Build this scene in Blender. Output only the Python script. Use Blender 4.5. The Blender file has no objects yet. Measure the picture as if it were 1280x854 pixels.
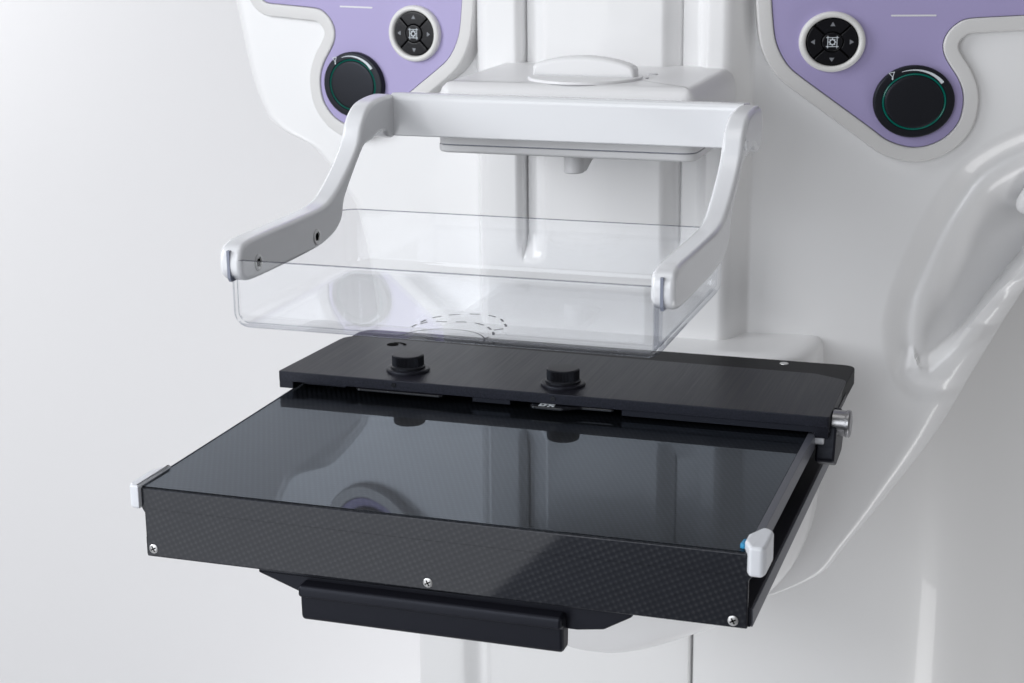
import bpy, bmesh, math
from mathutils import Vector, Matrix
import random
random.seed(4)
S = bpy.context.scene
COL = S.collection
PI = math.pi

# ------------------------------------------------------------------ materials
def new_mat(name):
    m = bpy.data.materials.new(name); m.use_nodes = True
    nt = m.node_tree
    return m, nt, nt.nodes['Principled BSDF']

def N(nt, typ, **kw):
    n = nt.nodes.new(typ)
    for k, v in kw.items():
        setattr(n, k, v)
    return n

def simple(name, col, rough=.4, metal=0, coat=0, coat_rough=.05, spec=.5, bump=0, bscale=300, var=0, ior=1.5):
    m, nt, b = new_mat(name)
    b.inputs['Base Color'].default_value = (*col, 1)
    b.inputs['Roughness'].default_value = rough
    b.inputs['Metallic'].default_value = metal
    b.inputs['Coat Weight'].default_value = coat
    b.inputs['Coat Roughness'].default_value = coat_rough
    b.inputs['Specular IOR Level'].default_value = spec
    b.inputs['IOR'].default_value = ior
    tc = N(nt, 'ShaderNodeTexCoord')
    if bump:
        t = N(nt, 'ShaderNodeTexNoise'); t.inputs['Scale'].default_value = bscale; t.inputs['Detail'].default_value = 3
        nt.links.new(tc.outputs['Object'], t.inputs['Vector'])
        bp = N(nt, 'ShaderNodeBump'); bp.inputs['Strength'].default_value = bump; bp.inputs['Distance'].default_value = .001
        nt.links.new(t.outputs['Fac'], bp.inputs['Height']); nt.links.new(bp.outputs['Normal'], b.inputs['Normal'])
    if var:
        t = N(nt, 'ShaderNodeTexNoise'); t.inputs['Scale'].default_value = 14; t.inputs['Detail'].default_value = 5
        nt.links.new(tc.outputs['Object'], t.inputs['Vector'])
        r = N(nt, 'ShaderNodeMapRange'); r.inputs['To Min'].default_value = rough - var; r.inputs['To Max'].default_value = rough + var
        nt.links.new(t.outputs['Fac'], r.inputs['Value']); nt.links.new(r.outputs['Result'], b.inputs['Roughness'])
    return m

M = {}
M['white'] = simple('white_paint', (.83, .83, .835), .34, coat=.45, coat_rough=.06, bump=.02, bscale=500, var=.05)
M['white_matt'] = simple('white_satin_plastic', (.80, .80, .81), .42, coat=.12, bump=.03, bscale=900, var=.05)
M['frame'] = simple('white_enamel', (.80, .81, .835), .26, coat=.4, coat_rough=.06, bump=.015, bscale=600)
M['stand'] = simple('white_gloss_cover', (.82, .82, .82), .3, coat=.35, coat_rough=.02)
M['rim'] = simple('warm_grey_plastic', (.66, .655, .65), .45, bump=.03, bscale=900)
M['padring'] = simple('pale_grey_ring', (.72, .715, .70), .4, bump=.03, bscale=900)
M['purple'] = simple('lilac_panel', (.385, .34, .575), .42, bump=.02, bscale=1200, var=.04)
M['line'] = simple('printed_grey_line', (.72, .72, .74), .5)
M['blackgloss'] = simple('black_button_plastic', (.006, .006, .008), .22, spec=.4, bump=.02, bscale=900)
M['blacksoft'] = simple('black_soft_plastic', (.007, .007, .009), .45, spec=.35, bump=.05, bscale=1500)
M['symbol'] = simple('printed_white_symbol', (.62, .66, .70), .5)
M['symbolgrey'] = simple('printed_grey_symbol', (.20, .21, .23), .5)
M['black'] = simple('black_anodised', (.008, .008, .012), .42, spec=.3, bump=.05, bscale=1200, var=.06)
M['matt'] = simple('black_matt_metal', (.007, .007, .009), .55, spec=.18)
M['blackdeep'] = simple('black_rubber_gap', (.006, .006, .007), .6)
M['rail'] = simple('blue_grey_anodised_rail', (.085, .09, .112), .40, metal=.0, spec=.9, bump=.04, bscale=900)
M['slot'] = simple('grey_slot', (.22, .24, .31), .35)
M['steel'] = simple('brushed_steel', (.36, .36, .37), .33, metal=1, bump=.05, bscale=300)
M['screw'] = simple('screw_steel', (.62, .62, .62), .32, metal=.8)
M['hole'] = simple('dark_recess', (.004, .004, .004), .8, spec=.02)
M['guard'] = simple('milky_plastic', (.78, .80, .84), .35, coat=.2)
M['blue'] = simple('blue_adhesive', (.03, .30, .55), .4)
M['mark'] = simple('printed_dark_line', (.035, .035, .05), .6)
M['guard'].node_tree.nodes['Principled BSDF'].inputs['Subsurface Weight'].default_value = .3
M['guard'].node_tree.nodes['Principled BSDF'].inputs['Subsurface Radius'].default_value = (.004, .004, .004)

# teal lit line round the dials
m, nt, b = new_mat('teal_light_ring')
b.inputs['Base Color'].default_value = (.0, .05, .04, 1); b.inputs['Roughness'].default_value = .3
b.inputs['Emission Color'].default_value = (.0, .32, .25, 1); b.inputs['Emission Strength'].default_value = .16
M['teal'] = m

def weave(name, axes, p, q, base, dot, rough, coat, dot_pow, bump, coat_ior=1.5):
    """Carbon twill: staggered rows of small raised ovals, from the object's own coordinates."""
    m, nt, b = new_mat(name)
    L = nt.links.new
    tc = N(nt, 'ShaderNodeTexCoord'); sp = N(nt, 'ShaderNodeSeparateXYZ'); L(tc.outputs['Object'], sp.inputs[0])
    def mth(op, a, c=None):
        n = N(nt, 'ShaderNodeMath', operation=op)
        for i, v in enumerate((a, c)):
            if v is None: continue
            if isinstance(v, (int, float)): n.inputs[i].default_value = v
            else: L(v, n.inputs[i])
        return n.outputs[0]
    ct, st = math.cos(q) * 2 * PI / p, math.sin(q) * 2 * PI / p      # lattice of pitch p turned by the angle q
    u = mth('ADD', mth('MULTIPLY', sp.outputs[axes[0]], ct), mth('MULTIPLY', sp.outputs[axes[1]], st))
    v = mth('SUBTRACT', mth('MULTIPLY', sp.outputs[axes[1]], ct), mth('MULTIPLY', sp.outputs[axes[0]], st))
    a = mth('COSINE', u); c = mth('COSINE', v)
    h = mth('MULTIPLY', mth('ADD', mth('ADD', a, c), 2.0), .25)
    f = mth('POWER', h, dot_pow)
    nz = N(nt, 'ShaderNodeTexNoise'); nz.inputs['Scale'].default_value = 60; L(tc.outputs['Object'], nz.inputs['Vector'])
    f2 = mth('MULTIPLY', f, mth('ADD', mth('MULTIPLY', nz.outputs['Fac'], 1.5), .20))
    mx = N(nt, 'ShaderNodeMix', data_type='RGBA'); L(f2, mx.inputs[0])
    mx.inputs[6].default_value = (*base, 1); mx.inputs[7].default_value = (*dot, 1)
    L(mx.outputs[2], b.inputs['Base Color'])
    b.inputs['Roughness'].default_value = rough
    b.inputs['Coat Weight'].default_value = coat; b.inputs['Coat Roughness'].default_value = .04; b.inputs['Coat IOR'].default_value = coat_ior
    bp = N(nt, 'ShaderNodeBump'); bp.inputs['Strength'].default_value = bump; bp.inputs['Distance'].default_value = .0005
    L(h, bp.inputs['Height']); L(bp.outputs['Normal'], b.inputs['Normal'])
    return m
M['carbon_front'] = weave('carbon_weave_front', (0, 2), .0031, math.radians(26), (.006, .0063, .009), (.027, .0272, .030), .42, .42, 2.8, .12)
M['carbon_front'].node_tree.nodes['Principled BSDF'].inputs['Specular IOR Level'].default_value = .3
M['carbon_top'] = weave('carbon_weave_top', (0, 1), .0031, math.radians(26), (.002, .0025, .0035), (.014, .016, .020), .38, .68, 2.2, .02, 1.45)
nt = M['carbon_top'].node_tree; b = nt.nodes['Principled BSDF']
b.inputs['Coat Weight'].default_value = 0; b.inputs['Specular IOR Level'].default_value = .05
gl = N(nt, 'ShaderNodeBsdfGlossy'); gl.inputs[0].default_value = (.74, .83, .95, 1)      # cool tinted lacquer
fr = N(nt, 'ShaderNodeFresnel'); fr.inputs[0].default_value = 1.365
ms = N(nt, 'ShaderNodeMixShader')
nt.links.new(fr.outputs[0], ms.inputs[0]); nt.links.new(b.outputs[0], ms.inputs[1]); nt.links.new(gl.outputs[0], ms.inputs[2])
nt.links.new(ms.outputs[0], nt.nodes['Material Output'].inputs[0])
# faint wipe marks in the gloss
tc = N(nt, 'ShaderNodeTexCoord'); mp = N(nt, 'ShaderNodeMapping'); mp.inputs['Scale'].default_value = (9, 16, 9); mp.inputs['Rotation'].default_value = (0, 0, .5)
t = N(nt, 'ShaderNodeTexNoise'); t.inputs['Scale'].default_value = 1; t.inputs['Detail'].default_value = 6; t.inputs['Roughness'].default_value = .65
r = N(nt, 'ShaderNodeMapRange'); r.inputs['From Min'].default_value = .45; r.inputs['From Max'].default_value = .8; r.inputs['To Min'].default_value = .004; r.inputs['To Max'].default_value = .025
nt.links.new(tc.outputs['Object'], mp.inputs[0]); nt.links.new(mp.outputs[0], t.inputs['Vector']); nt.links.new(t.outputs['Fac'], r.inputs['Value']); nt.links.new(r.outputs[0], gl.inputs['Roughness'])

# brushed black metal: streaks along the depth of the plate
m, nt, b = new_mat('brushed_black_metal')
tc = N(nt, 'ShaderNodeTexCoord'); mp = N(nt, 'ShaderNodeMapping'); mp.inputs['Scale'].default_value = (900, 14, 900)
t = N(nt, 'ShaderNodeTexNoise'); t.inputs['Scale'].default_value = 1; t.inputs['Detail'].default_value = 3
nt.links.new(tc.outputs['Object'], mp.inputs[0]); nt.links.new(mp.outputs[0], t.inputs['Vector'])
cr = N(nt, 'ShaderNodeMapRange'); cr.inputs['From Min'].default_value = .3; cr.inputs['From Max'].default_value = .7
cr.inputs['To Min'].default_value = .005; cr.inputs['To Max'].default_value = .016
nt.links.new(t.outputs['Fac'], cr.inputs['Value'])
cc = N(nt, 'ShaderNodeCombineColor')
for i in range(2): nt.links.new(cr.outputs[0], cc.inputs[i])
mm = N(nt, 'ShaderNodeMath', operation='MULTIPLY'); mm.inputs[1].default_value = 1.5
nt.links.new(cr.outputs[0], mm.inputs[0]); nt.links.new(mm.outputs[0], cc.inputs[2])
nt.links.new(cc.outputs[0], b.inputs['Base Color'])
rr = N(nt, 'ShaderNodeMapRange'); rr.inputs['To Min'].default_value = .32; rr.inputs['To Max'].default_value = .55
nt.links.new(t.outputs['Fac'], rr.inputs['Value']); nt.links.new(rr.outputs[0], b.inputs['Roughness'])
bp = N(nt, 'ShaderNodeBump'); bp.inputs['Strength'].default_value = .12; bp.inputs['Distance'].default_value = .0004
nt.links.new(t.outputs['Fac'], bp.inputs['Height']); nt.links.new(bp.outputs['Normal'], b.inputs['Normal'])
b.inputs['Specular IOR Level'].default_value = .32
M['brushed'] = m

# clear plastic: thin sheet, Fresnel reflection over a slightly blue transmission that deepens at grazing angles
m = bpy.data.materials.new('clear_plastic'); m.use_nodes = True; nt = m.node_tree; nt.nodes.clear()
out = N(nt, 'ShaderNodeOutputMaterial')
lw = N(nt, 'ShaderNodeLayerWeight'); lw.inputs[0].default_value = .5
def lwp(e, k, c):
    p_ = N(nt, 'ShaderNodeMath', operation='POWER'); p_.inputs[1].default_value = e; nt.links.new(lw.outputs['Facing'], p_.inputs[0])
    q_ = N(nt, 'ShaderNodeMath', operation='MULTIPLY_ADD'); q_.inputs[1].default_value = k; q_.inputs[2].default_value = c; nt.links.new(p_.outputs[0], q_.inputs[0])
    return q_.outputs[0]
mx = N(nt, 'ShaderNodeMix', data_type='RGBA'); nt.links.new(lwp(11, 1, 0), mx.inputs[0])
mx.inputs[6].default_value = (.988, .99, .993, 1); mx.inputs[7].default_value = (.36, .38, .42, 1)
tr = N(nt, 'ShaderNodeBsdfTransparent'); nt.links.new(mx.outputs[2], tr.inputs[0])
gl = N(nt, 'ShaderNodeBsdfGlossy'); gl.inputs['Roughness'].default_value = .01; gl.inputs[0].default_value = (.97, .98, 1, 1)
ms = N(nt, 'ShaderNodeMixShader'); nt.links.new(lwp(5, .62, .025), ms.inputs[0]); nt.links.new(tr.outputs[0], ms.inputs[1]); nt.links.new(gl.outputs[0], ms.inputs[2])
nt.links.new(ms.outputs[0], out.inputs[0])
M['clear'] = m
m2 = bpy.data.materials.new('clear_plastic_edge'); m2.use_nodes = True; nt = m2.node_tree; nt.nodes.clear()
out = N(nt, 'ShaderNodeOutputMaterial'); tr = N(nt, 'ShaderNodeBsdfTransparent'); tr.inputs[0].default_value = (.50, .51, .55, 1)
gl = N(nt, 'ShaderNodeBsdfGlossy'); gl.inputs['Roughness'].default_value = .1
ms = N(nt, 'ShaderNodeMixShader'); ms.inputs[0].default_value = .12
nt.links.new(tr.outputs[0], ms.inputs[1]); nt.links.new(gl.outputs[0], ms.inputs[2]); nt.links.new(ms.outputs[0], out.inputs[0])
M['clear_edge'] = m2
m3 = m2.copy(); m3.name = 'clear_plastic_bend'
m3.node_tree.nodes['Transparent BSDF'].inputs[0].default_value = (.77, .78, .81, 1); m3.node_tree.nodes['Mix Shader'].inputs[0].default_value = .06; m3.node_tree.nodes['Glossy BSDF'].inputs['Roughness'].default_value = .04
M['clear_bend'] = m3

for k in ('black', 'blacksoft', 'brushed', 'carbon_front'):
    M[k].node_tree.nodes['Principled BSDF'].inputs['Specular Tint'].default_value = (.80, .86, 1, 1)
M['carbon_front'].node_tree.nodes['Principled BSDF'].inputs['Coat Tint'].default_value = (.95, .97, 1, 1)
# ------------------------------------------------------------------ object helpers
def empty(name, loc, label, cat, group=None):
    o = bpy.data.objects.new(name, None); COL.objects.link(o); o.location = loc
    o.empty_display_size = .02
    o['label'] = label; o['category'] = cat
    if group: o['group'] = group
    return o

def obj(name, bm, mat, parent=None, smooth=True, angle=40, wn=True, label=None, recalc=True):
    if recalc: bmesh.ops.recalc_face_normals(bm, faces=bm.faces[:])
    me = bpy.data.meshes.new(name); bm.to_mesh(me); bm.free()
    for mt in (mat if isinstance(mat, (list, tuple)) else [mat]): me.materials.append(mt)
    if smooth:
        for p in me.polygons: p.use_smooth = True
        me.set_sharp_from_angle(angle=math.radians(angle))
    o = bpy.data.objects.new(name, me); COL.objects.link(o)
    if parent is not None:
        o.parent = parent
        w = Vector((0, 0, 0)); p = parent
        while p is not None: w += p.location; p = p.parent
        o.location = -w                      # meshes are modelled in scene coordinates
    if smooth and wn:
        mod = o.modifiers.new('weighted_normals', 'WEIGHTED_NORMAL'); mod.keep_sharp = True; mod.weight = 80
    if label: o['label'] = label
    return o

# ---- outlines (lists of 2D points)
def area(pts):
    return .5 * sum(pts[i][0] * pts[(i + 1) % len(pts)][1] - pts[(i + 1) % len(pts)][0] * pts[i][1] for i in range(len(pts)))

def ccw(pts):
    return list(pts) if area(pts) > 0 else list(pts)[::-1]

def dedupe(pts, eps=4e-5):
    out = []
    for p in pts:
        if not out or (Vector(p) - Vector(out[-1])).length > eps: out.append(p)
    while len(out) > 3 and (Vector(out[0]) - Vector(out[-1])).length <= eps: out.pop()
    return out

def rounded(pts, r, n=5):
    """polygon with rounded corners; r is a number or a list"""
    pts = list(pts); out = []; k = len(pts)
    rs = r if isinstance(r, (list, tuple)) else [r] * k
    for i in range(k):
        p = Vector(pts[i]); a = Vector(pts[i - 1]); c = Vector(pts[(i + 1) % k])
        d1 = (a - p); d2 = (c - p); l1, l2 = d1.length, d2.length; d1.normalize(); d2.normalize()
        rr = rs[i]
        if rr <= 0: out.append(tuple(p)); continue
        ang = d1.angle(d2)
        t = min(rr / math.tan(ang / 2), l1 * .48, l2 * .48)
        s, e = p + d1 * t, p + d2 * t
        for j in range(n + 1):
            f = j / n
            out.append(tuple(s * (1 - f) ** 2 + p * 2 * f * (1 - f) + e * f * f))
    return dedupe(out)

def rrect(x0, x1, y0, y1, r, n=5):
    return rounded([(x0, y0), (x1, y0), (x1, y1), (x0, y1)], r, n)

def ell(cx, cy, rx, ry=None, n=48):
    ry = rx if ry is None else ry
    return [(cx + rx * math.cos(2 * PI * i / n), cy + ry * math.sin(2 * PI * i / n)) for i in range(n)]

def spline(pts, k=6, closed=True):
    out = []; n = len(pts)
    rng = range(n) if closed else range(n - 1)
    for i in rng:
        if closed: p0, p1, p2, p3 = (Vector(pts[(i + j) % n]) for j in (-1, 0, 1, 2))
        else: p0, p1, p2, p3 = (Vector(pts[min(max(i + j, 0), n - 1)]) for j in (-1, 0, 1, 2))
        for j in range(k):
            t = j / k
            out.append(tuple(.5 * ((2 * p1) + (p2 - p0) * t + (2 * p0 - 5 * p1 + 4 * p2 - p3) * t * t + (3 * p1 - p0 - 3 * p2 + p3) * t ** 3)))
    if not closed: out.append(tuple(pts[-1]))
    return out

def offset(pts, d):
    """move a CCW outline outwards by d (inwards when negative)"""
    n = len(pts); out = []
    for i in range(n):
        p = Vector(pts[i]); a = p - Vector(pts[i - 1]); c = Vector(pts[(i + 1) % n]) - p
        if a.length < 1e-9: a = c
        if c.length < 1e-9: c = a
        a.normalize(); c.normalize()
        na, nc = Vector((a.y, -a.x)), Vector((c.y, -c.x))
        m_ = na + nc
        if m_.length < 1e-6: m_ = na
        m_.normalize(); k = max(m_.dot(na), .5)
        out.append(tuple(p + m_ * (d / k)))
    return out

def rings(bm, loops, closed_caps=(True, True), mi=0):
    """skin a list of equal-length 3D loops"""
    vs = [[bm.verts.new(p) for p in lp] for lp in loops]
    n = len(vs[0])
    for a, b_ in zip(vs, vs[1:]):
        for i in range(n):
            f = bm.faces.new((a[i], a[(i + 1) % n], b_[(i + 1) % n], b_[i])); f.material_index = mi
    if closed_caps[0]: bm.faces.new(vs[0][::-1]).material_index = mi
    if closed_caps[1]: bm.faces.new(vs[-1]).material_index = mi
    return vs

def slab(bm, pts, h0, h1, mp, r0=0., r1=0., seg=4):
    """thick plate with rounded rims: outline pts, thickness from h0 to h1, mp(u,v,h) -> xyz"""
    pts = ccw(pts); loops = []
    if r0 > 0:
        for j in range(seg):
            a = PI / 2 * j / seg
            loops.append([mp(u, v, h0 + r0 * (1 - math.sin(a))) for u, v in offset(pts, -r0 * (1 - math.cos(a)))][:] if False else
                         [mp(u, v, h0 + r0 * (1 - math.cos(a))) for u, v in offset(pts, -r0 * (1 - math.sin(a)))])
        loops.append([mp(u, v, h0 + r0) for u, v in pts])
    else:
        loops.append([mp(u, v, h0) for u, v in pts])
    if r1 > 0:
        loops.append([mp(u, v, h1 - r1) for u, v in pts])
        for j in range(1, seg + 1):
            a = PI / 2 * j / seg
            loops.append([mp(u, v, h1 - r1 + r1 * math.sin(a)) for u, v in offset(pts, -r1 * (1 - math.cos(a)))])
    else:
        loops.append([mp(u, v, h1) for u, v in pts])
    rings(bm, loops)

XY = lambda u, v, h: (u, v, h)          # plan, thickness up
YZ = lambda u, v, h: (h, u, v)          # side profile, thickness along x
XZ = lambda u, v, h: (u, h, v)          # front outline, thickness along y (h0 = front)

def slab_obj(name, pts, h0, h1, mp, mat, parent, r0=0., r1=0., seg=4, **kw):
    bm = bmesh.new(); slab(bm, pts, h0, h1, mp, r0, r1, seg)
    return obj(name, bm, mat, parent, **kw)

def sstep(a, b_, x):
    if a == b_: return float(x > a)
    t = min(max((x - a) / (b_ - a), 0), 1)
    return t * t * (3 - 2 * t)

def smin(a, b_, k):
    h = max(k - abs(a - b_), 0) / k
    return min(a, b_) - h * h * k * .25

# ================================================================== the setting
bm = bmesh.new()
rows = []
# studio sweep: floor running into a wall through a wide curve
prof = [(-1.2, -1.15), (.7, -1.15)] + [(.7 + 1.0 * math.sin(a), -.15 - 1.0 * math.cos(a)) for a in [PI / 2 * i / 14 for i in range(1, 15)]] + [(1.7, 2.6)]
for (y, z) in prof:
    rows.append([bm.verts.new((x, y, z)) for x in (-3.2, -1.6, 0, 1.6, 2.6)])
for a, c in zip(rows, rows[1:]):
    for i in range(4): bm.faces.new((a[i], a[i + 1], c[i + 1], c[i]))
M['sweep'] = simple('white_paper_sweep', (.74, .74, .755), .8, spec=.2)
o = obj('backdrop', bm, M['sweep'], angle=60, wn=False); o['kind'] = 'structure'

# ================================================================== gantry stand behind
stand = empty('gantry_stand', (0, .62, -1.14), 'tall glossy white floor stand behind the arm, split by a dark vertical seam', 'stand')
def extrude_profile(name, prof, z0, z1, mat, parent, **kw):
    bm = bmesh.new()
    lo = [bm.verts.new((x, y, z0)) for x, y in prof]; hi = [bm.verts.new((x, y, z1)) for x, y in prof]
    for i in range(len(prof) - 1): bm.faces.new((lo[i], lo[i + 1], hi[i + 1], hi[i]))
    return obj(name, bm, mat, parent, wn=False, **kw)
left_prof = spline([(-.235, .95), (-.258, .70), (-.259, .64), (-.256, .628), (-.246, .624), (-.216, .622), (-.208, .626), (-.200, .634), (-.192, .632), (-.180, .612), (-.160, .602), (-.12, .599), (-.06, .598), (.0, .599), (.0085, .600)], 5, False) + [(.0098, .603), (.0098, .64)]
extrude_profile('left_cover', left_prof, -1.14, .42, M['stand'], stand)
right_prof = [(.0118, .64), (.0118, .603)] + spline([(.0130, .6005), (.05, .599), (.11, .599), (.165, .603), (.195, .612), (.225, .632), (.26, .668), (.31, .73), (.38, .86), (.42, 1.0)], 6, False)
extrude_profile('right_cover', right_prof, -1.14, .42, M['stand'], stand)
bm = bmesh.new(); slab(bm, [(.004, .63), (.018, .63), (.018, .634), (.004, .634)], -1.14, .42, XY)
obj('seam_gasket', bm, M['hole'], stand, smooth=False)

# ================================================================== C-arm machine
mach = empty('mammography_machine', (0, .45, -.24), 'white medical imaging arm with two lilac control panels above the black tray table', 'medical machine')

def wing_y(x, z):
    a, b_ = .3635 + .14 * abs(x), .3352 + .25 * abs(x) + .0035
    return -smin(-a, -b_, .010)

def col_y(x, z):
    # track column: centre block between two channels, lips either side
    ch = sstep(.058, .080, z)                       # channels end in a step near the bottom
    y = .350
    # left channel -.061 .. -.0445, right channel .049 .. .068
    l = sstep(-.0620, -.0600, x) * (1 - sstep(-.056, -.043, x))
    r = sstep(.0370, .0490, x) * (1 - sstep(.060, .0690, x))
    rl = sstep(.070 + (0.0), .078, z)
    y += ch * .0100 * max(l, r)
    # fine shut lines at the channel edges
    for c in (-.0608, .0492):
        y += sstep(.074, .078, z) * .003 * max(0, 1 - abs(x - c) / .0011)
    # lip rounding on the far left
    a = abs(x)
    y += .0035 * sstep(-.066, -.0605, x) * (1 - sstep(-.0605, -.0595, x)) * ch
    e = (x - .078) if x > 0 else (-x - .086)
    if e > 0:
        e = min(e / .0165, 1.2)
        y += .05 * (1 - math.sqrt(max(1 - min(e, 1) ** 2, 0))) + max(e - 1, 0) * .3
    return y

LENS_L = spline([(.345, .160), (.310, .152), (.272, .1385), (.248, .1235), (.2345, .104), (.224, .083), (.215, .060), (.208, .038), (.2055, .0156), (.2090, -.001), (.2150, -.0125)], 6, False)
LENS_R = spline([(.2150, -.0125), (.2215, -.0120), (.2360, .0085), (.2500, .0290), (.2640, .0485), (.2790, .0690), (.3000, .0980), (.345, .160)], 5, False)
LENS_P = LENS_L + LENS_R
def seg_dist(pl, x, z):
    best = 1e9
    for (ax, az), (bx, bz) in zip(pl, pl[1:]):
        dx, dz = bx - ax, bz - az; l2 = dx * dx + dz * dz
        t = 0 if l2 == 0 else min(max(((x - ax) * dx + (z - az) * dz) / l2, 0), 1)
        best = min(best, (x - ax - t * dx) ** 2 + (z - az - t * dz) ** 2)
    return math.sqrt(best)
def inside(pl, x, z):
    r = False; n = len(pl)
    for i in range(n):
        ax, az = pl[i]; bx, bz = pl[(i + 1) % n]
        if (az > z) != (bz > z) and x < (bx - ax) * (z - az) / (bz - az) + ax: r = not r
    return r

def body_y(x, z):
    y = smin(col_y(x, z), wing_y(x, z), .016)
    if x > .15 and -.06 < z < .19:
        fade = 1 - sstep(.152, .18, z)
        dl = seg_dist(LENS_L, x, z); dr = seg_dist(LENS_R, x, z)
        ins = inside(LENS_P, x, z)
        d = dl if ins else -dl
        if ins or (x < .30 and d > -.03):
            edge = sstep(-.0003, .0034 + .012 * (1 - sstep(-.014, .022, z)), dr) if ins else sstep(.002, .022, dr)
            q = max(d - .0045, 0)
            y += fade * edge * (.0075 * sstep(-.021, -.0025, d) - .0012 * math.exp(-((d - .001) / .0035) ** 2) + .95 * q * q / (q + .006))
    return y

def table(tb):
    def f(z):
        for (z0, x0), (z1, x1) in zip(tb, tb[1:]):
            if z <= z1: return x0 + (x1 - x0) * (z - z0) / (z1 - z0)
        return tb[-1][1]
    return f
def smooth_table(tb):
    return table([(p[0], p[1]) for p in spline(tb, 6, False)])
XR = smooth_table([(-.245, .02), (-.232, .045), (-.2158, .078), (-.198, .086), (-.182, .124), (-.165, .1520), (-.1442, .1668), (-.105, .1945), (-.0606, .2241), (-.0031, .2529), (.0431, .2767), (.07, .292), (.10, .308), (.14, .326), (.20, .340), (.30, .352), (.46, .36)])
XL = smooth_table([(-.245, .02), (-.22, .07), (-.20, .100), (-.15, .150), (-.09, .178), (-.03, .192), (.02, .197), (.06, .204), (.085, .212), (.1075, .229), (.1190, .240), (.1265, .249), (.1320, .262), (.1370, .275), (.1420, .2835), (.150, .2905), (.1765, .3015), (.232, .3135), (.30, .325), (.46, .34)])

RER = smooth_table([(-.25, .008), (-.17, .007), (-.13, .009), (-.08, .018), (-.03, .025), (.0, .025), (.04, .018), (.07, .012), (.12, .012), (.46, .014)])
bm = bmesh.new()
zs = []
z = -.200
while z < .46:
    zs.append(z)
    z += .0014 if -.03 < z < .160 else .0035
inner = []
x = -.118
while x < .1215:
    inner.append(round(x, 5))
    fine = any(abs(x - c) < .0035 for c in (-.0608, .0492))
    x += .0004 if fine else (.0012 if abs(x) < .105 else .002)
rows = []
RE = .022
for z in zs:
    xr, xl, RE = XR(z), XL(z), RER(z)
    row = []
    # back of left edge, left rounding
    RL = .013; L0 = -xl + RL
    for yb in (.62, .56, .52): row.append((-xl, max(yb, 0), z))
    yb = body_y(L0, z)
    for j in range(9):
        a = PI / 2 * (1 - j / 9)
        row.append((L0 - RL * math.sin(a), yb + RL * 1.3 * (1 - math.cos(a)), z))
    nl = 34
    for j in range(nl):
        xx = L0 + (max(inner[0], L0) - L0) * j / nl
        row.append((xx, body_y(xx, z), z))
    R0 = max(xr - RE, .012); re = RE
    for xx in inner:
        xx = min(max(xx, L0), R0); row.append((xx, body_y(xx, z), z))
    i0 = min(inner[-1], R0)
    nr = 190
    for j in range(1, nr):
        xx = i0 + (R0 - i0) * j / nr
        row.append((xx, body_y(xx, z), z))
    yb = body_y(R0, z)
    for j in range(11):
        a = PI / 2 * j / 10
        row.append((R0 + re * math.sin(a), yb + re * 1.3 * (1 - math.cos(a)), z))
    for yb in (.50, .56, .62): row.append((R0 + re, yb, z))
    rows.append([bm.verts.new(p) for p in row])
for a, c in zip(rows, rows[1:]):
    for i in range(len(a) - 1): bm.faces.new((a[i], a[i + 1], c[i + 1], c[i]))
bmesh.ops.remove_doubles(bm, verts=bm.verts[:], dist=1e-6)
obj('arm_cover', bm, M['white'], mach, angle=70, wn=False)

# ---- rounded mount that carries the table: white ledge above, bowl below
bm = bmesh.new()
secs = [(.0125, .137, .327), (.0118, .1425, .3215), (.0095, .1455, .3185), (.006, .147, .317), (-.03, .149, .316), (-.07, .1495, .316), (-.1135, .146, .317), (-.144, .139, .320), (-.165, .129, .324), (-.185, .114, .329), (-.202, .094, .335), (-.216, .071, .341), (-.227, .045, .348), (-.2335, .022, .354), (-.2365, .004, .360)]
loops = []
for (z, w, yf) in secs[:4] + spline(secs[4:], 4, False):
    cx = -.012 * sstep(-.1, -.236, -abs(z)) if False else -.010 * sstep(.12, .236, -z)
    lp = rrect(cx - w, cx + w, yf, .50, [min(.045, w * .6), min(.045, w * .6), min(.02, w * .4), min(.02, w * .4)], 10)
    loops.append([(u, v, z) for u, v in ccw(lp)])
rings(bm, loops)
obj('table_mount', bm, M['white'], mach, angle=50)

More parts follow.
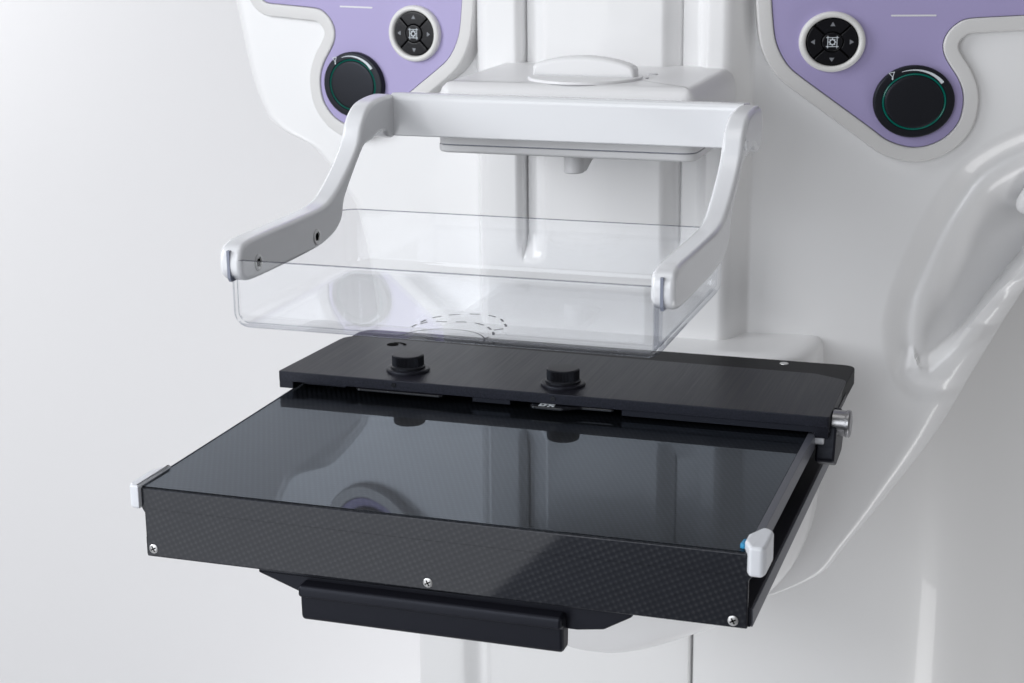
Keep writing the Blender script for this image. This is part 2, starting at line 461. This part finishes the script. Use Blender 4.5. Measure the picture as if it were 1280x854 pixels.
# ---- control panels
PP = [(.108, .2511), (.1083, .2424), (.1093, .2308), (.1111, .2176), (.1149, .2073), (.1209, .1984), (.1297, .191), (.1518, .1746), (.1739, .1582), (.1828, .1514), (.1916, .1474), (.2017, .1454), (.2117, .147), (.2214, .1522), (.2288, .1612), (.2315, .1716), (.231, .182), (.2272, .1916), (.2218, .1997), (.2179, .2071), (.2171, .2144), (.22, .2216), (.226, .2274), (.2329, .23), (.2482, .231), (.2663, .2319), (.2790, .2330), (.2860, .2390), (.290, .250), (.292, .275), (.290, .300), (.26, .318), (.20, .322), (.14, .318), (.114, .305), (.109, .28)]
def control_panel(s):
    outline = spline(PP, 4)
    k = 1 / math.hypot(1, .25)
    def mp(u, v, h):          # u: distance out from the machine's middle, h: out of the panel
        return (s * (u + h * .25 * k), .3352 + .25 * u - h * k, v)
    def P(u, v, h):           # u runs to the reader's right on both sides
        return mp(u if s > 0 else -u, v, h)
    # raised grey rim, one closed ring
    bm = bmesh.new()
    base = ccw(outline)
    prof = [(.0100, -.030), (.0100, -.0022), (.0096, -.0008), (.0086, .0), (.0016, .0), (.0006, -.0004), (.0003, -.0012), (.0003, -.004)]
    loops = [[mp(u, v, h) for u, v in offset(base, d)] for d, h in prof]
    rings(bm, loops, (False, False))
    rim = obj('panel_rim', bm, M['rim'], mach, angle=60)
    pn = slab_obj('control_panel', offset(base, -.0001), -.0045, -.0011, mp, M['purple'], mach, 0, .0004, 2, label=('pale lilac control panel beside the grey background' if s < 0 else 'darker lilac control panel over the hand grip'))
    sx = lambda u: u if s > 0 else -u
    # small grey line printed on the panel
    cu = sx(.1978)
    slab_obj('grey_line', rrect(cu - .0142, cu + .0142, .2314, .2325, .0004, 2), -.0012, -.0008, P, M['line'], pn)
    # --- direction pad
    cu, cv = sx(.147), .2152
    rx, rz = .0211, .0198
    bm = bmesh.new()
    prof = [(1.0, -.002), (1.0, .0012), (.985, .0022), (.94, .0031), (.88, .0033), (.83, .0028), (.80, .0016), (.79, -.0012)]
    rings(bm, [[P(a, b_, h) for a, b_ in ell(cu, cv, rx * f, rz * f, 64)] for f, h in prof], (True, True))
    pad = obj('direction_pad', bm, [M['padring']], mach, angle=60)
    slab_obj('pad_base', ell(cu, cv, rx * .785, rz * .785, 64), -.001, .0004, P, M['hole'], pad)
    for q in range(4):
        a0 = PI / 4 + q * PI / 2
        g = .04
        pts = [(cu + rx * .76 * math.cos(a0 + g + (PI / 2 - 2 * g) * t / 14), cv + rz * .76 * math.sin(a0 + g + (PI / 2 - 2 * g) * t / 14)) for t in range(15)]
        pts += [(cu + rx * .345 * math.cos(a0 + PI / 2 - .08 - (PI / 2 - .16) * t / 10), cv + rz * .345 * math.sin(a0 + PI / 2 - .08 - (PI / 2 - .16) * t / 10)) for t in range(11)]
        slab_obj('arrow_button', pts, .0003, .0017, P, M['blackgloss'], pad, 0, .0004, 2)
        am = a0 + PI / 4; ca, sa = math.cos(am), math.sin(am)
        tri = []
        for (du, dv) in ((.0017, 0), (-.0010, .0016), (-.0010, -.0016)):
            tri.append((cu + rx * .57 * ca + du * ca - dv * sa, cv + rz * .57 * sa + du * sa + dv * ca))
        slab_obj('arrow_mark', tri, .0016, .00178, P, M['symbolgrey'], pad, smooth=False)
    slab_obj('centre_button', ell(cu, cv, rx * .31, rz * .31, 40), .0003, .0022, P, M['blackgloss'], pad, 0, .0006, 3)
    # target icon: crop frame with crossing corners and a ring in it
    bm = bmesh.new(); e, l, t = .0029, .0040, .00021
    for d in (-e, e):
        slab(bm, [(cu - l, cv + d - t), (cu + l, cv + d - t), (cu + l, cv + d + t), (cu - l, cv + d + t)], .0021, .00236, P)
        slab(bm, [(cu + d - t, cv - l), (cu + d + t, cv - l), (cu + d + t, cv + l), (cu + d - t, cv + l)], .0021, .00240, P)
    rings(bm, [[P(a, b_, .00238) for a, b_ in ell(cu, cv, r, None, 24)] for r in (.0019, .0013)], (False, False))
    for q in range(8):
        a = q * PI / 4; c_, s_ = math.cos(a), math.sin(a)
        slab(bm, [(cu + r * c_ - w * s_, cv + r * s_ + w * c_) for r, w in ((.0018, .0003), (.0018, -.0003), (.0025, -.0003), (.0025, .0003))], .0021, .00234, P)
    obj('target_icon', bm, M['symbol'], pad, smooth=False)
    # --- rotary dial
    cu, cv = sx(.2001), .1761
    rx, rz = .0258, .0238
    bm = bmesh.new()
    prof = [(1.0, -.002), (1.0, .002), (.985, .0030), (.955, .0034), (.80, .0034), (.785, .0028), (.78, .0010)]
    rings(bm, [[P(a, b_, h) for a, b_ in ell(cu, cv, rx * f, rz * f, 72)] for f, h in prof])
    dial = obj('control_dial', bm, M['blacksoft'], mach, angle=50)
    bm = bmesh.new()
    prof = [(.782, .0012), (.780, .0031), (.760, .0036), (.740, .0031), (.738, .0012)]
    rings(bm, [[P(a, b_, h) for a, b_ in ell(cu, cv, rx * f, rz * f, 72)] for f, h in prof])
    obj('light_ring', bm, M['teal'], dial)
    bm = bmesh.new()
    prof = [(.742, .001), (.738, .0030), (.715, .0037), (.66, .0039), (.4, .0041), (.1, .0042)]
    rings(bm, [[P(a, b_, h) for a, b_ in ell(cu, cv, rx * f, rz * f, 72)] for f, h in prof])
    obj('dial_cap', bm, M['blacksoft'], dial, angle=50)
    # white wedge that widens clockwise
    pts, inn = [], []
    for t in range(25):
        f = t / 24; a = math.radians(112 - 74 * f)
        w = .012 + .075 * f
        pts.append((cu + rx * (.895) * math.cos(a), cv + rz * (.895) * math.sin(a)))
        inn.append((cu + rx * (.895 - w) * math.cos(a), cv + rz * (.895 - w) * math.sin(a)))
    slab_obj('level_wedge', pts + inn[::-1], .0032, .00365, P, M['symbol'], dial, smooth=False)
    # small funnel-shaped sign at the thin end
    bm = bmesh.new(); iu, iv = cu - .0150, cv + .0178
    tri = [(iu - .0021, iv + .0012), (iu + .0019, iv + .0021), (iu + .0008, iv - .0020)]
    c0 = (sum(p[0] for p in tri) / 3, sum(p[1] for p in tri) / 3)
    tin = [(c0[0] + (p[0] - c0[0]) * .62, c0[1] + (p[1] - c0[1]) * .62) for p in tri]
    rings(bm, [[P(a, b_, .00362) for a, b_ in lp] for lp in (tri, tin)], (False, False))
    slab(bm, [(iu + .0002, iv - .0034), (iu + .0011, iv - .0034), (iu + .0011, iv - .0016), (iu + .0002, iv - .0016)], .0033, .0036, P)
    obj('dial_sign', bm, M['symbol'], dial, smooth=False)
for s in (-1, 1): control_panel(s)

# pale hand-grip nose at the top of the grip hollow, right edge
bm = bmesh.new()
prof = []
loops = []
for j in range(13):
    a = PI * j / 12
    r = max(math.sin(a), .02)
    c = -math.cos(a)
    # axis runs up and to the right
    ax = Vector((.80, .05, .60)).normalized(); e1 = ax.cross(Vector((0, 1, 0))).normalized(); e2 = ax.cross(e1)
    ctr = Vector((.290, .425, .1150)) + ax * (c * .026)
    loops.append([tuple(ctr + e1 * (.0125 * r * math.cos(t)) + e2 * (.012 * r * math.sin(t))) for t in [2 * PI * i / 28 for i in range(28)]])
rings(bm, loops)
obj('grip_nose', bm, M['white'], mach, angle=70)

# ================================================================== compression carriage
car = empty('compression_carriage', (0, .30, .146), 'white carriage box on the column track with a turning knob on top', 'carriage')
def side_shape(front, back, z0, z1, r0, r1):
    return rounded([(front, z0), (back, z0), (back, z1), (front, z1)], [r0, .002, .002, r1], 5)
# upper housing, chamfered top sides
bm = bmesh.new()
pl = rrect(-.0806, .0866, .2340, .372, [.010, .010, .010, .010], 6)
loops = []
for d, z in [(0, .1594), (0, .1860), (-.0006, .1905), (-.0022, .1945), (-.0050, .1972), (-.0085, .1985)]:
    loops.append([(u, v, z) for u, v in offset(ccw(pl), d)])
rings(bm, loops)
obj('housing', bm, M['white_matt'], car, angle=50)
slab_obj('joint_gap', offset(ccw(pl), -.0012), .1578, .1600, XY, M['slot'], car)
slab_obj('base_plate', offset(ccw(pl), .0004), .1538, .1587, XY, M['white_matt'], car, .0022, .0004)
# knob: disc + ridge
kn = slab_obj('turning_knob', ell(.0062, .2745, .0366, .0366, 64), .1983, .2002, XY, M['white_matt'], car, 0, .0010, 3)
rid = [(p[0] + .0060, p[1] + .0035) for p in [(-.0335, .1958)] + spline([(-.0335, .2020), (-.0305, .2046), (-.020, .2072), (-.010, .2086), (.001, .2091), (.012, .2083), (.022, .2066), (.0305, .2040), (.0335, .2012)], 4, False) + [(.0335, .1958)]]
slab_obj('finger_ridge', rid, .2690, .2820, XZ, M['white_matt'], kn, .0030, .0030)
bm = bmesh.new(); slab(bm, rrect(.0440, .0456, .2800, .2830, .0004), .1975, .19875, XY); obj('index_mark', bm, M['symbolgrey'], car, smooth=False)
slab_obj('lock_button', ell(.0430, .304, .0032, .0032, 24), .1983, .1992, XY, M['line'], car, 0, .0004, 2)
# guide under the base plate: half round front, triangular web behind
slab_obj('guide_stub', ell(.0018, .264, .0066, .0070, 32), .1395, .1550, XY, M['white_matt'], car, .0012, 0)
bm = bmesh.new()
slab(bm, rounded([(.262, .1402), (.270, .1397), (.312, .1548), (.262, .1548)], [.001] * 4, 3), .0002, .0086, YZ, .001, .001, 2)
obj('guide_web', bm, M['white_matt'], car)

# ================================================================== compression paddle
pad = empty('compression_paddle', (.0085, .10, .097), 'clear plastic paddle tray hung from a white two-armed frame', 'paddle')
ARM = [(.2185, .1860), (.2150, .1912), (.2070, .1932), (.190, .1930), (.1765, .1912), (.1670, .1865), (.1605, .1800), (.1545, .1700), (.1402, .1585), (.1240, .1487), (.1120, .1437), (.0990, .1416), (.079, .1412), (.0439, .1412), (.0148, .1412), (.0050, .1406), (-.0008, .1388), (-.0036, .1350), (-.0044, .1290), (-.0030, .1240), (.0030, .1203), (.0150, .1190), (.0518, .1188), (.0888, .1193), (.1057, .1208), (.1173, .1235), (.1246, .1270), (.1288, .1315), (.1322, .1400), (.1417, .1492), (.1534, .1591), (.1640, .1668), (.1720, .1683), (.1789, .1690), (.1850, .1712), (.1915, .1722), (.1975, .1712), (.2040, .1672), (.2110, .1658), (.2170, .1690), (.2190, .1770)]
armo = dedupe(spline(ARM, 4), 3e-4)
def arm_slab(x0, x1):
    bm = bmesh.new()
    slab(bm, armo, x0, x1, YZ, .0028, .0028, 4)
    return bm
la = obj('frame_arm', arm_slab(-.1122, -.0995), M['frame'], pad, angle=55)
ra = obj('frame_arm', arm_slab(.1178, .1302), M['frame'], pad, angle=55)
slab_obj('cross_bar', rounded([(.2106, .1670), (.2330, .1655), (.2330, .1915), (.2106, .1938)], [.0012, .001, .002, .0045], 4), -.1015, .1200, YZ, M['frame'], pad, .0005, .0005, 2, angle=35)
for (y, z) in ((.0906, .1264), (.0162, .1272)):
    MPX = lambda u, v, h: (h, u, v)
    bm = bmesh.new()
    rings(bm, [[(h, a, b_) for a, b_ in ell(y, z, r, r, 28)] for r, h in ((.0046, -.1000), (.0046, -.09915), (.0042, -.0989), (.0030, -.0989), (.0026, -.0994))])
    sc = obj('socket_screw', bm, M['screw'], pad)
    slab_obj('screw_socket', ell(y, z, .0024, .0024, 6), -.0998, -.09925, MPX, M['hole'], sc, smooth=False)
slab_obj('side_stud', ell(.1655, .1760, .0030, .0030, 24), .1290, .1318, YZ, M['frame'], pad, 0, .001)
# slots in the arm tips that grip the tray
for (x0, x1) in ((-.1072, -.1056), (.1230, .1246)):
    bm = bmesh.new(); slab(bm, [(-.00475, .1228), (-.0030, .1205), (.010, .1205), (.010, .1372), (-.00475, .1372)], x0, x1, YZ)
    obj('tip_slot', bm, M['slot'], pad, smooth=False)

# tray: open box, one closed shell
TX0, TX1, TY0, TY1, TZ0, TZ1 = -.1072, .1243, -.0040, .1470, .0948, .1325
bm = bmesh.new()
outer = ccw(rrect(TX0, TX1, TY0, TY1, [.007, .010, .014, .014], 9))
th = .0022; RB = .0095
loops = []
for j in range(0, 8):
    a = PI / 2 * j / 7
    loops.append([(u, v, TZ0 + RB * (1 - math.cos(a))) for u, v in offset(outer, -RB * (1 - math.sin(a)))])
loops.append([(u, v, TZ1 - .0003) for u, v in outer])
n_out = len(loops)
loops.append([(u, v, TZ1) for u, v in offset(outer, -.0003)])
loops.append([(u, v, TZ1) for u, v in offset(outer, -(th - .0003))])
loops.append([(u, v, TZ1 - .0003) for u, v in offset(outer, -th)])
for j in range(0, 8):
    a = PI / 2 * (1 - j / 7)
    loops.append([(u, v, TZ0 + th + (RB - th) * (1 - math.cos(a))) for u, v in offset(outer, -th - (RB - th) * (1 - math.sin(a)))])
rings(bm, loops)
bm.normal_update()
for f in bm.faces:
    if min(v.co.z for v in f.verts) > TZ1 - .0005: f.material_index = 1
    elif len(f.verts) == 4 and min(v.co.z for v in f.verts) > TZ0 + .004 and f.calc_center_median().y < .006 and .45 < abs(f.normal.x) < .93: f.material_index = 2
    elif len(f.verts) == 4 and max(v.co.z for v in f.verts) < TZ0 + RB * .45 and abs(f.normal.z) < .985 and (f.calc_center_median().y < .007 or f.calc_center_median().x > .116): f.material_index = 2
tray = obj('tray', bm, [M['clear'], M['clear_edge'], M['clear_bend']], pad, angle=50)
# printed outlines on the tray floor
def strip(bm, pts, w, z):
    vs = []
    for i, p in enumerate(pts):
        a = Vector(pts[max(i - 1, 0)]); c = Vector(pts[min(i + 1, len(pts) - 1)]); d = (c - a).normalized()
        nrm = Vector((-d.y, d.x)) * w * .5
        vs.append((bm.verts.new((p[0] + nrm.x, p[1] + nrm.y, z)), bm.verts.new((p[0] - nrm.x, p[1] - nrm.y, z))))
    for a, c in zip(vs, vs[1:]): bm.faces.new((a[0], c[0], c[1], a[1]))
def dashes(bm, pts, dash, gap, w, z):
    # resample, then keep every dash
    fine = []
    for a, c in zip(pts, pts[1:]):
        a, c = Vector(a), Vector(c); n = max(2, int((c - a).length / .0006))
        fine += [tuple(a + (c - a) * i / n) for i in range(n)]
    acc, cur = 0, []
    for a, c in zip(fine, fine[1:]):
        acc += (Vector(c) - Vector(a)).length
        if acc % (dash + gap) < dash: cur.append(a)
        else:
            if len(cur) > 2: strip(bm, cur, w, z)
            cur = []
    if len(cur) > 2: strip(bm, cur, w, z)
bm = bmesh.new(); zf = TZ0 + th + .00015
dashes(bm, spline([(-.0150, .0200), (-.0140, .0293), (-.0122, .0395), (-.0057, .0485), (.0032, .0539), (.0137, .0551), (.0230, .0500), (.0275, .0430), (.0326, .0319), (.0275, .0250)], 6, False), .0066, .0042, .0013, zf)
dashes(bm, spline([(-.0130, .0270), (-.0089, .0341), (-.0018, .0350), (.0091, .0374), (.0185, .0348), (.0262, .0266), (.0312, .0161), (.0290, .0080)], 6, False), .0066, .0042, .0013, zf)
strip(bm, [(.0085 + .0225 * math.cos(a), -.0010 + .0225 * math.sin(a)) for a in [PI * (0.02 + .96 * i / 60) for i in range(61)]], .0007, zf)
obj('printed_outline', bm, M['mark'], tray, smooth=False, recalc=False)

# ================================================================== black table
tab = empty('imaging_table', (0, .10, -.06), 'black carbon fibre imaging table with weave pattern front and glossy top', 'imaging table')
W, H = .17, .0405
# body block with the groove down the right side (and the left)
bm = bmesh.new()
sec = [(-W + .0005, -.0006), (W - .0005, -.0006), (W - .0005, -.0092), (W - .0085, -.0098), (W - .0085, -.0292), (W - .0005, -.0300), (W - .0005, -H + .0006), (-W + .0005, -H + .0006), (-W + .0005, -.0300), (-W + .0085, -.0292), (-W + .0085, -.0098), (-W + .0005, -.0092)]
slab(bm, sec, .0022, .3100, XZ)
obj('case', bm, M['black'], tab, smooth=False)
# front panel: woven sheet with a rolled top edge and notched ends
fp = [(-W, -.0004), (-W, -.0125), (-W + .0016, -.0150), (-W + .0016, -H), (W - .0016, -H), (W - .0016, -.0150), (W, -.0125), (W, -.0004)]
slab_obj('front_panel', rounded(fp, [.001, .0005, .0005, .0008, .0008, .0005, .0005, .001], 2), .0, .0021, XZ, M['carbon_front'], tab, .0009, 0, 5, smooth=False)
# glossy top sheet
slab_obj('top_sheet', [(-W + .0003, .0016), (W - .0042, .0016), (W - .0042, .309), (-W + .0003, .309)], -.0010, .00015, XY, M['carbon_top'], tab, 0, 0)
# right hand and left hand rails
for s in (1, -1):
    a, c = (W - .0040, W + .0003) if s > 0 else (-W - .0004, -W + .0002)
    slab_obj('top_rail', rounded([(a, -.0090), (c, -.0090), (c, .0006), (a, .0006)], .0006, 2), .004, .300, XZ, M['rail'], tab)
    a, c = (W - .0030, W + .0006) if s > 0 else (-W - .0006, -W + .003)
    slab_obj('bottom_rail', rounded([(a, -H), (c, -H), (c, -.0310), (a, -.0310)], .0006, 2), .004, .300, XZ, M['rail'], tab)
# countersunk screws on the front
for (x, z) in ((-.1641, -.0357), (-.0015, -.0362), (.1612, -.0367)):
    bm = bmesh.new()
    rings(bm, [[(a, y, b_) for a, b_ in ell(x, z, r, r, 28)] for r, y in ((.0027, .0005), (.0027, -.0002), (.0023, -.0005), (.0010, -.0006))])
    sc = obj('cross_screw', bm, M['screw'], tab)
    bm = bmesh.new()
    for k in range(2):
        a = .5 + k * PI / 2; c_, s_ = math.cos(a), math.sin(a)
        slab(bm, [(x + r * c_ - w * s_, z + r * s_ + w * c_) for r, w in ((-.0017, -.00035), (.0017, -.00035), (.0017, .00035), (-.0017, .00035))], -.00068 - k * .00003, -.0004, XZ)
    obj('cross_slot', bm, M['hole'], sc, smooth=False)
# corner guards
for s in (-1, 1):
    bm = bmesh.new()
    # plan shape: clasps the corner, short on the front, longer along the side
    if s > 0:
        pl = rounded([(W - .0008, -.0034), (W + .0060, -.0034), (W + .0070, .0010), (W + .0070, .0230), (W + .0010, .0270), (W - .0048, .0150), (W - .0048, .0055)], [.002, .003, .003, .006, .004, .004, .003], 4)
    else:
        pl = rounded([(-W + .0003, -.0030), (-W - .0050, -.0030), (-W - .0068, .0010), (-W - .0068, .0230), (-W - .0006, .0340), (-W + .0004, .0340)], [.0006, .004, .003, .006, .001, .0005], 4)
    slab(bm, pl, -.0112 if s > 0 else -.0120, .0048 if s > 0 else .0018, XY, .0018, .0019 if s > 0 else .0016, 4)
    g = obj('corner_guard', bm, M['guard'], tab, angle=60)
    if s > 0:
        slab_obj('blue_adhesive', rounded([(W - .0072, .0052), (W - .0046, .0046), (W - .0046, .0128), (W - .0066, .0118)], .0008, 3), .0003, .0030, XY, M['blue'], g, 0, .0008, 2)
# bracket and grip bar under the table
slab_obj('bracket', rounded([(-.1030, -.0403), (.1085, -.0403), (.1085, -.0440), (.0930, -.0530), (.0790, -.0550), (-.0700, -.0560), (-.0740, -.0548), (-.1030, -.0445)], [.001, .001, .003, .004, .003, .003, .003, .001], 3), .0050, .0600, XZ, M['black'], tab, .0015, 0)
slab_obj('grip_bar', rounded([(-.0040, -.0452), (.0160, -.0452), (.0160, -.0500), (.0105, -.0520), (.0100, -.0665), (-.0008, -.0665), (-.0012, -.0525), (-.0040, -.0515)], [.0025, .002, .001, .001, .003, .003, .001, .001], 3), -.0755, .0730, YZ, M['black'], tab, .0020, .0020, label='black lift handle bar under the table front')

# ================================================================== black cover plate with knobs
plate = empty('cover_plate', (0, .255, .001), 'brushed black metal plate with two round knobs across the back of the table', 'cover plate')
top = rounded([(-.1790, .1950), (.1786, .1950), (.1790, .2790), (.170, .2830), (-.150, .2900), (-.1725, .2900)], [.0015, .0015, .005, .004, .002, .010], 4)
slab_obj('top_plate', rounded([(-.1790, .1950), (.1786, .1950), (.1776, .2770), (.1560, .2868), (-.1500, .2920), (-.1722, .2920)], [.0015, .0015, .008, .010, .002, .012], 5), .0058, .0125, XY, M['brushed'], plate, .0004, .0006, 2)
slab_obj('rear_plate', rounded([(-.170, .270), (.1775, .2150), (.1785, .3165), (-.170, .3165)], [.002, .002, .009, .014], 6), .0010, .0114, XY, M['matt'], plate, .0004, .0008, 2)
# front lip tabs under the edge
for (x0, x1, z) in ((-.1788, -.1690, .0012), (-.160, -.1316, .0050), (-.045, -.020, .0030), (.052, .1786, .0022)):
    slab_obj('front_tab', rrect(x0, x1, .1956, .2700, .0006, 2), z, .0060, XY, M['black'], plate)
slab_obj('end_tab', rrect(.1700, .1782, .1954, .215, .0006, 2), -.0010, .0024, XY, M['black'], plate)
# knurled knobs on flanges
for (x, y) in ((-.0980, .2205), (.0082, .2170)):
    fl = slab_obj('knob_flange', ell(x, y, .0142, .0142, 56), .0125, .0146, XY, M['black'], plate, 0, .0010, 3)
    bm = bmesh.new(); n = 144
    def kr(r, z, d):
        return [(x + (r - (d if i % 2 else 0)) * math.cos(2 * PI * i / n), y + (r - (d if i % 2 else 0)) * math.sin(2 * PI * i / n), z) for i in range(n)]
    rings(bm, [kr(.0112, .0140, 0), kr(.0112, .0158, 0), kr(.0106, .0162, 0), kr(.0104, .0166, .00045), kr(.0104, .0222, .00045), kr(.0102, .0230, 0), kr(.0096, .0235, 0), kr(.004, .0236, 0)])
    obj('knob', bm, M['blacksoft'], fl, angle=30)
    slab_obj('dowel_pin', ell(x, .0095, .0016, .0016, 20), .1945, .1960, XZ, M['blackgloss'], plate)
# slider tabs peeking out under the front edge
slab_obj('slider_tab', rrect(-.1240, -.0640, .1925, .2150, .0040, 5), .0046, .0058, XY, M['blackgloss'], plate, 0, .0004, 2)
b2 = slab_obj('symbol_tab', rounded([(-.0060, .1890), (.0160, .1890), (.0260, .1950), (.0470, .1955), (.0470, .2150), (-.0060, .2150)], [.005, .006, .01, .002, .001, .001], 5), .0040, .0054, XY, M['blackgloss'], plate, 0, .0004, 2)
bm = bmesh.new()
for (x0, x1, y0, y1) in ((.0000, .0095, .1950, .1962), (.0000, .0014, .1922, .1950), (.0030, .0046, .1922, .1950), (.0000, .0040, .1908, .1920), (.0062, .0098, .1922, .1933), (.0056, .0070, .1905, .1920), (.0085, .0098, .1908, .1920), (.0060, .0080, .1934, .1948)):
    slab(bm, [(x0, y0), (x1, y0), (x1, y1), (x0, y1)], .0052, .00555, XY)
obj('white_symbol', bm, M['symbol'], b2, smooth=False)
# keyhole, small screw
bm = bmesh.new()
slab(bm, ell(-.1318, .2772, .0040, .0040, 28), .0120, .0127, XY)
strip(bm, [(-.1290 + .006 * math.cos(a), .2772 + .0050 * math.sin(a)) for a in [2.2 - i * .2 for i in range(12)]], .0022, .01275)
obj('keyhole', bm, M['hole'], plate, smooth=False)
sc = slab_obj('flat_screw', ell(.1325, .3080, .0030, .0030, 24), .0112, .0118, XY, M['screw'], plate, 0, .0004, 2)
# silver end knob and its black clasp
bm = bmesh.new()
cy, cz = .2110, .0045
rings(bm, [[(x, a, b_) for a, b_ in ell(cy, cz, r, r, 48)] for x, r in ((.1790, .0078), (.1862, .0078), (.1868, .0083), (.1886, .0083), (.1893, .0077), (.1896, .0064), (.1896, .0030))])
obj('end_knob', bm, M['steel'], plate)
slab_obj('end_shaft', ell(cy, cz, .0060, .0060, 28), .176, .186, YZ, M['blacksoft'], plate)
slab_obj('end_clasp', rounded([(.2020, .0040), (.2250, .0100), (.2400, -.0050), (.2300, -.0190), (.2080, -.0215), (.1960, -.0160), (.1990, -.0080)], [.002, .003, .004, .004, .004, .003, .003], 4), .1705, .1822, YZ, M['black'], plate, .0015, .0015)
slab_obj('clear_stop', ell(.2020, -.0020, .0050, .0050, 28), .1695, .1755, YZ, M['guard'], plate, .001, .001)

# ================================================================== camera
f, yaw, pitch, roll = 2204.1914, .3205, .2606, -.0099
cam_loc = Vector((.3143, -.8066, .3256))
fw = Vector((-math.sin(yaw) * math.cos(pitch), math.cos(yaw) * math.cos(pitch), -math.sin(pitch)))
rt = Vector((math.cos(yaw), math.sin(yaw), 0)); up = rt.cross(fw)
c_, s_ = math.cos(roll), math.sin(roll)
r2, u2 = c_ * rt + s_ * up, -s_ * rt + c_ * up
cam = bpy.data.cameras.new('camera'); co = bpy.data.objects.new('camera', cam); COL.objects.link(co)
mw = Matrix.Identity(4)
for i in range(3):
    mw[i][0], mw[i][1], mw[i][2], mw[i][3] = r2[i], u2[i], -fw[i], cam_loc[i]
co.matrix_world = mw
cam.sensor_width = 36; cam.lens = f / 1280 * 36; cam.clip_start = .02; cam.clip_end = 50
cam.dof.use_dof = True; cam.dof.focus_distance = 1.02; cam.dof.aperture_fstop = 22
S.camera = co

# ================================================================== light
def area_light(name, loc, target, sx, sy, power, col=(1, 1, 1), roll=0):
    l = bpy.data.lights.new(name, 'AREA'); l.shape = 'RECTANGLE'; l.size = sx; l.size_y = sy; l.energy = power; l.color = col
    o = bpy.data.objects.new(name, l); COL.objects.link(o); o.location = loc
    d = Vector(target) - Vector(loc)
    o.rotation_euler = (d.to_track_quat('-Z', 'Y').to_matrix() @ Matrix.Rotation(roll, 3, 'Z')).to_euler()
    return o
area_light('key_softbox', (-1.25, -.70, .70), (.05, .3, .05), .8, 1.1, 19.5, (.95, .97, 1))
area_light('front_softbox', (-.30, -1.9, .75), (.05, .3, .0), 1.1, 1.1, 13.5, (.94, .965, 1))
area_light('low_softbox', (-1.06, -2.0, -.42), (-1.06, 0, -.42), 1.3, 1.3, 12, (.95, .97, 1), PI / 4)
area_light('fill_softbox', (1.9, -.7, .5), (.1, .35, -.1), 1.2, 1.2, 3.0, (1, .985, .97))
area_light('top_softbox', (.1, -.1, 1.6), (.0, .25, 0), 1.0, .7, 3, (1, .99, .98))
area_light('backdrop_softbox', (-2.05, 1.02, .75), (-1.75, 1.7, .30), .5, 1.3, 17, (1, 1, 1))
area_light('ground_softbox', (-.25, 1.05, -1.1), (-.30, 1.7, -.45), .7, .3, 9, (1, 1, 1))
area_light('strip_softbox', (.80, .25, -1.0), (.3, .42, 0), .28, 1.1, 5.0, (1, 1, 1))
w = bpy.data.worlds.new('World'); S.world = w; w.use_nodes = True
w.node_tree.nodes['Background'].inputs[0].default_value = (.95, .96, 1, 1)
w.node_tree.nodes['Background'].inputs[1].default_value = .10

S.view_settings.view_transform = 'Standard'; S.view_settings.look = 'None'
S.view_settings.exposure = 0; S.view_settings.gamma = 1
S.cycles.use_denoising = True
S.cycles.max_bounces = 12; S.cycles.transparent_max_bounces = 24; S.cycles.transmission_bounces = 12
S.cycles.sample_clamp_indirect = 4
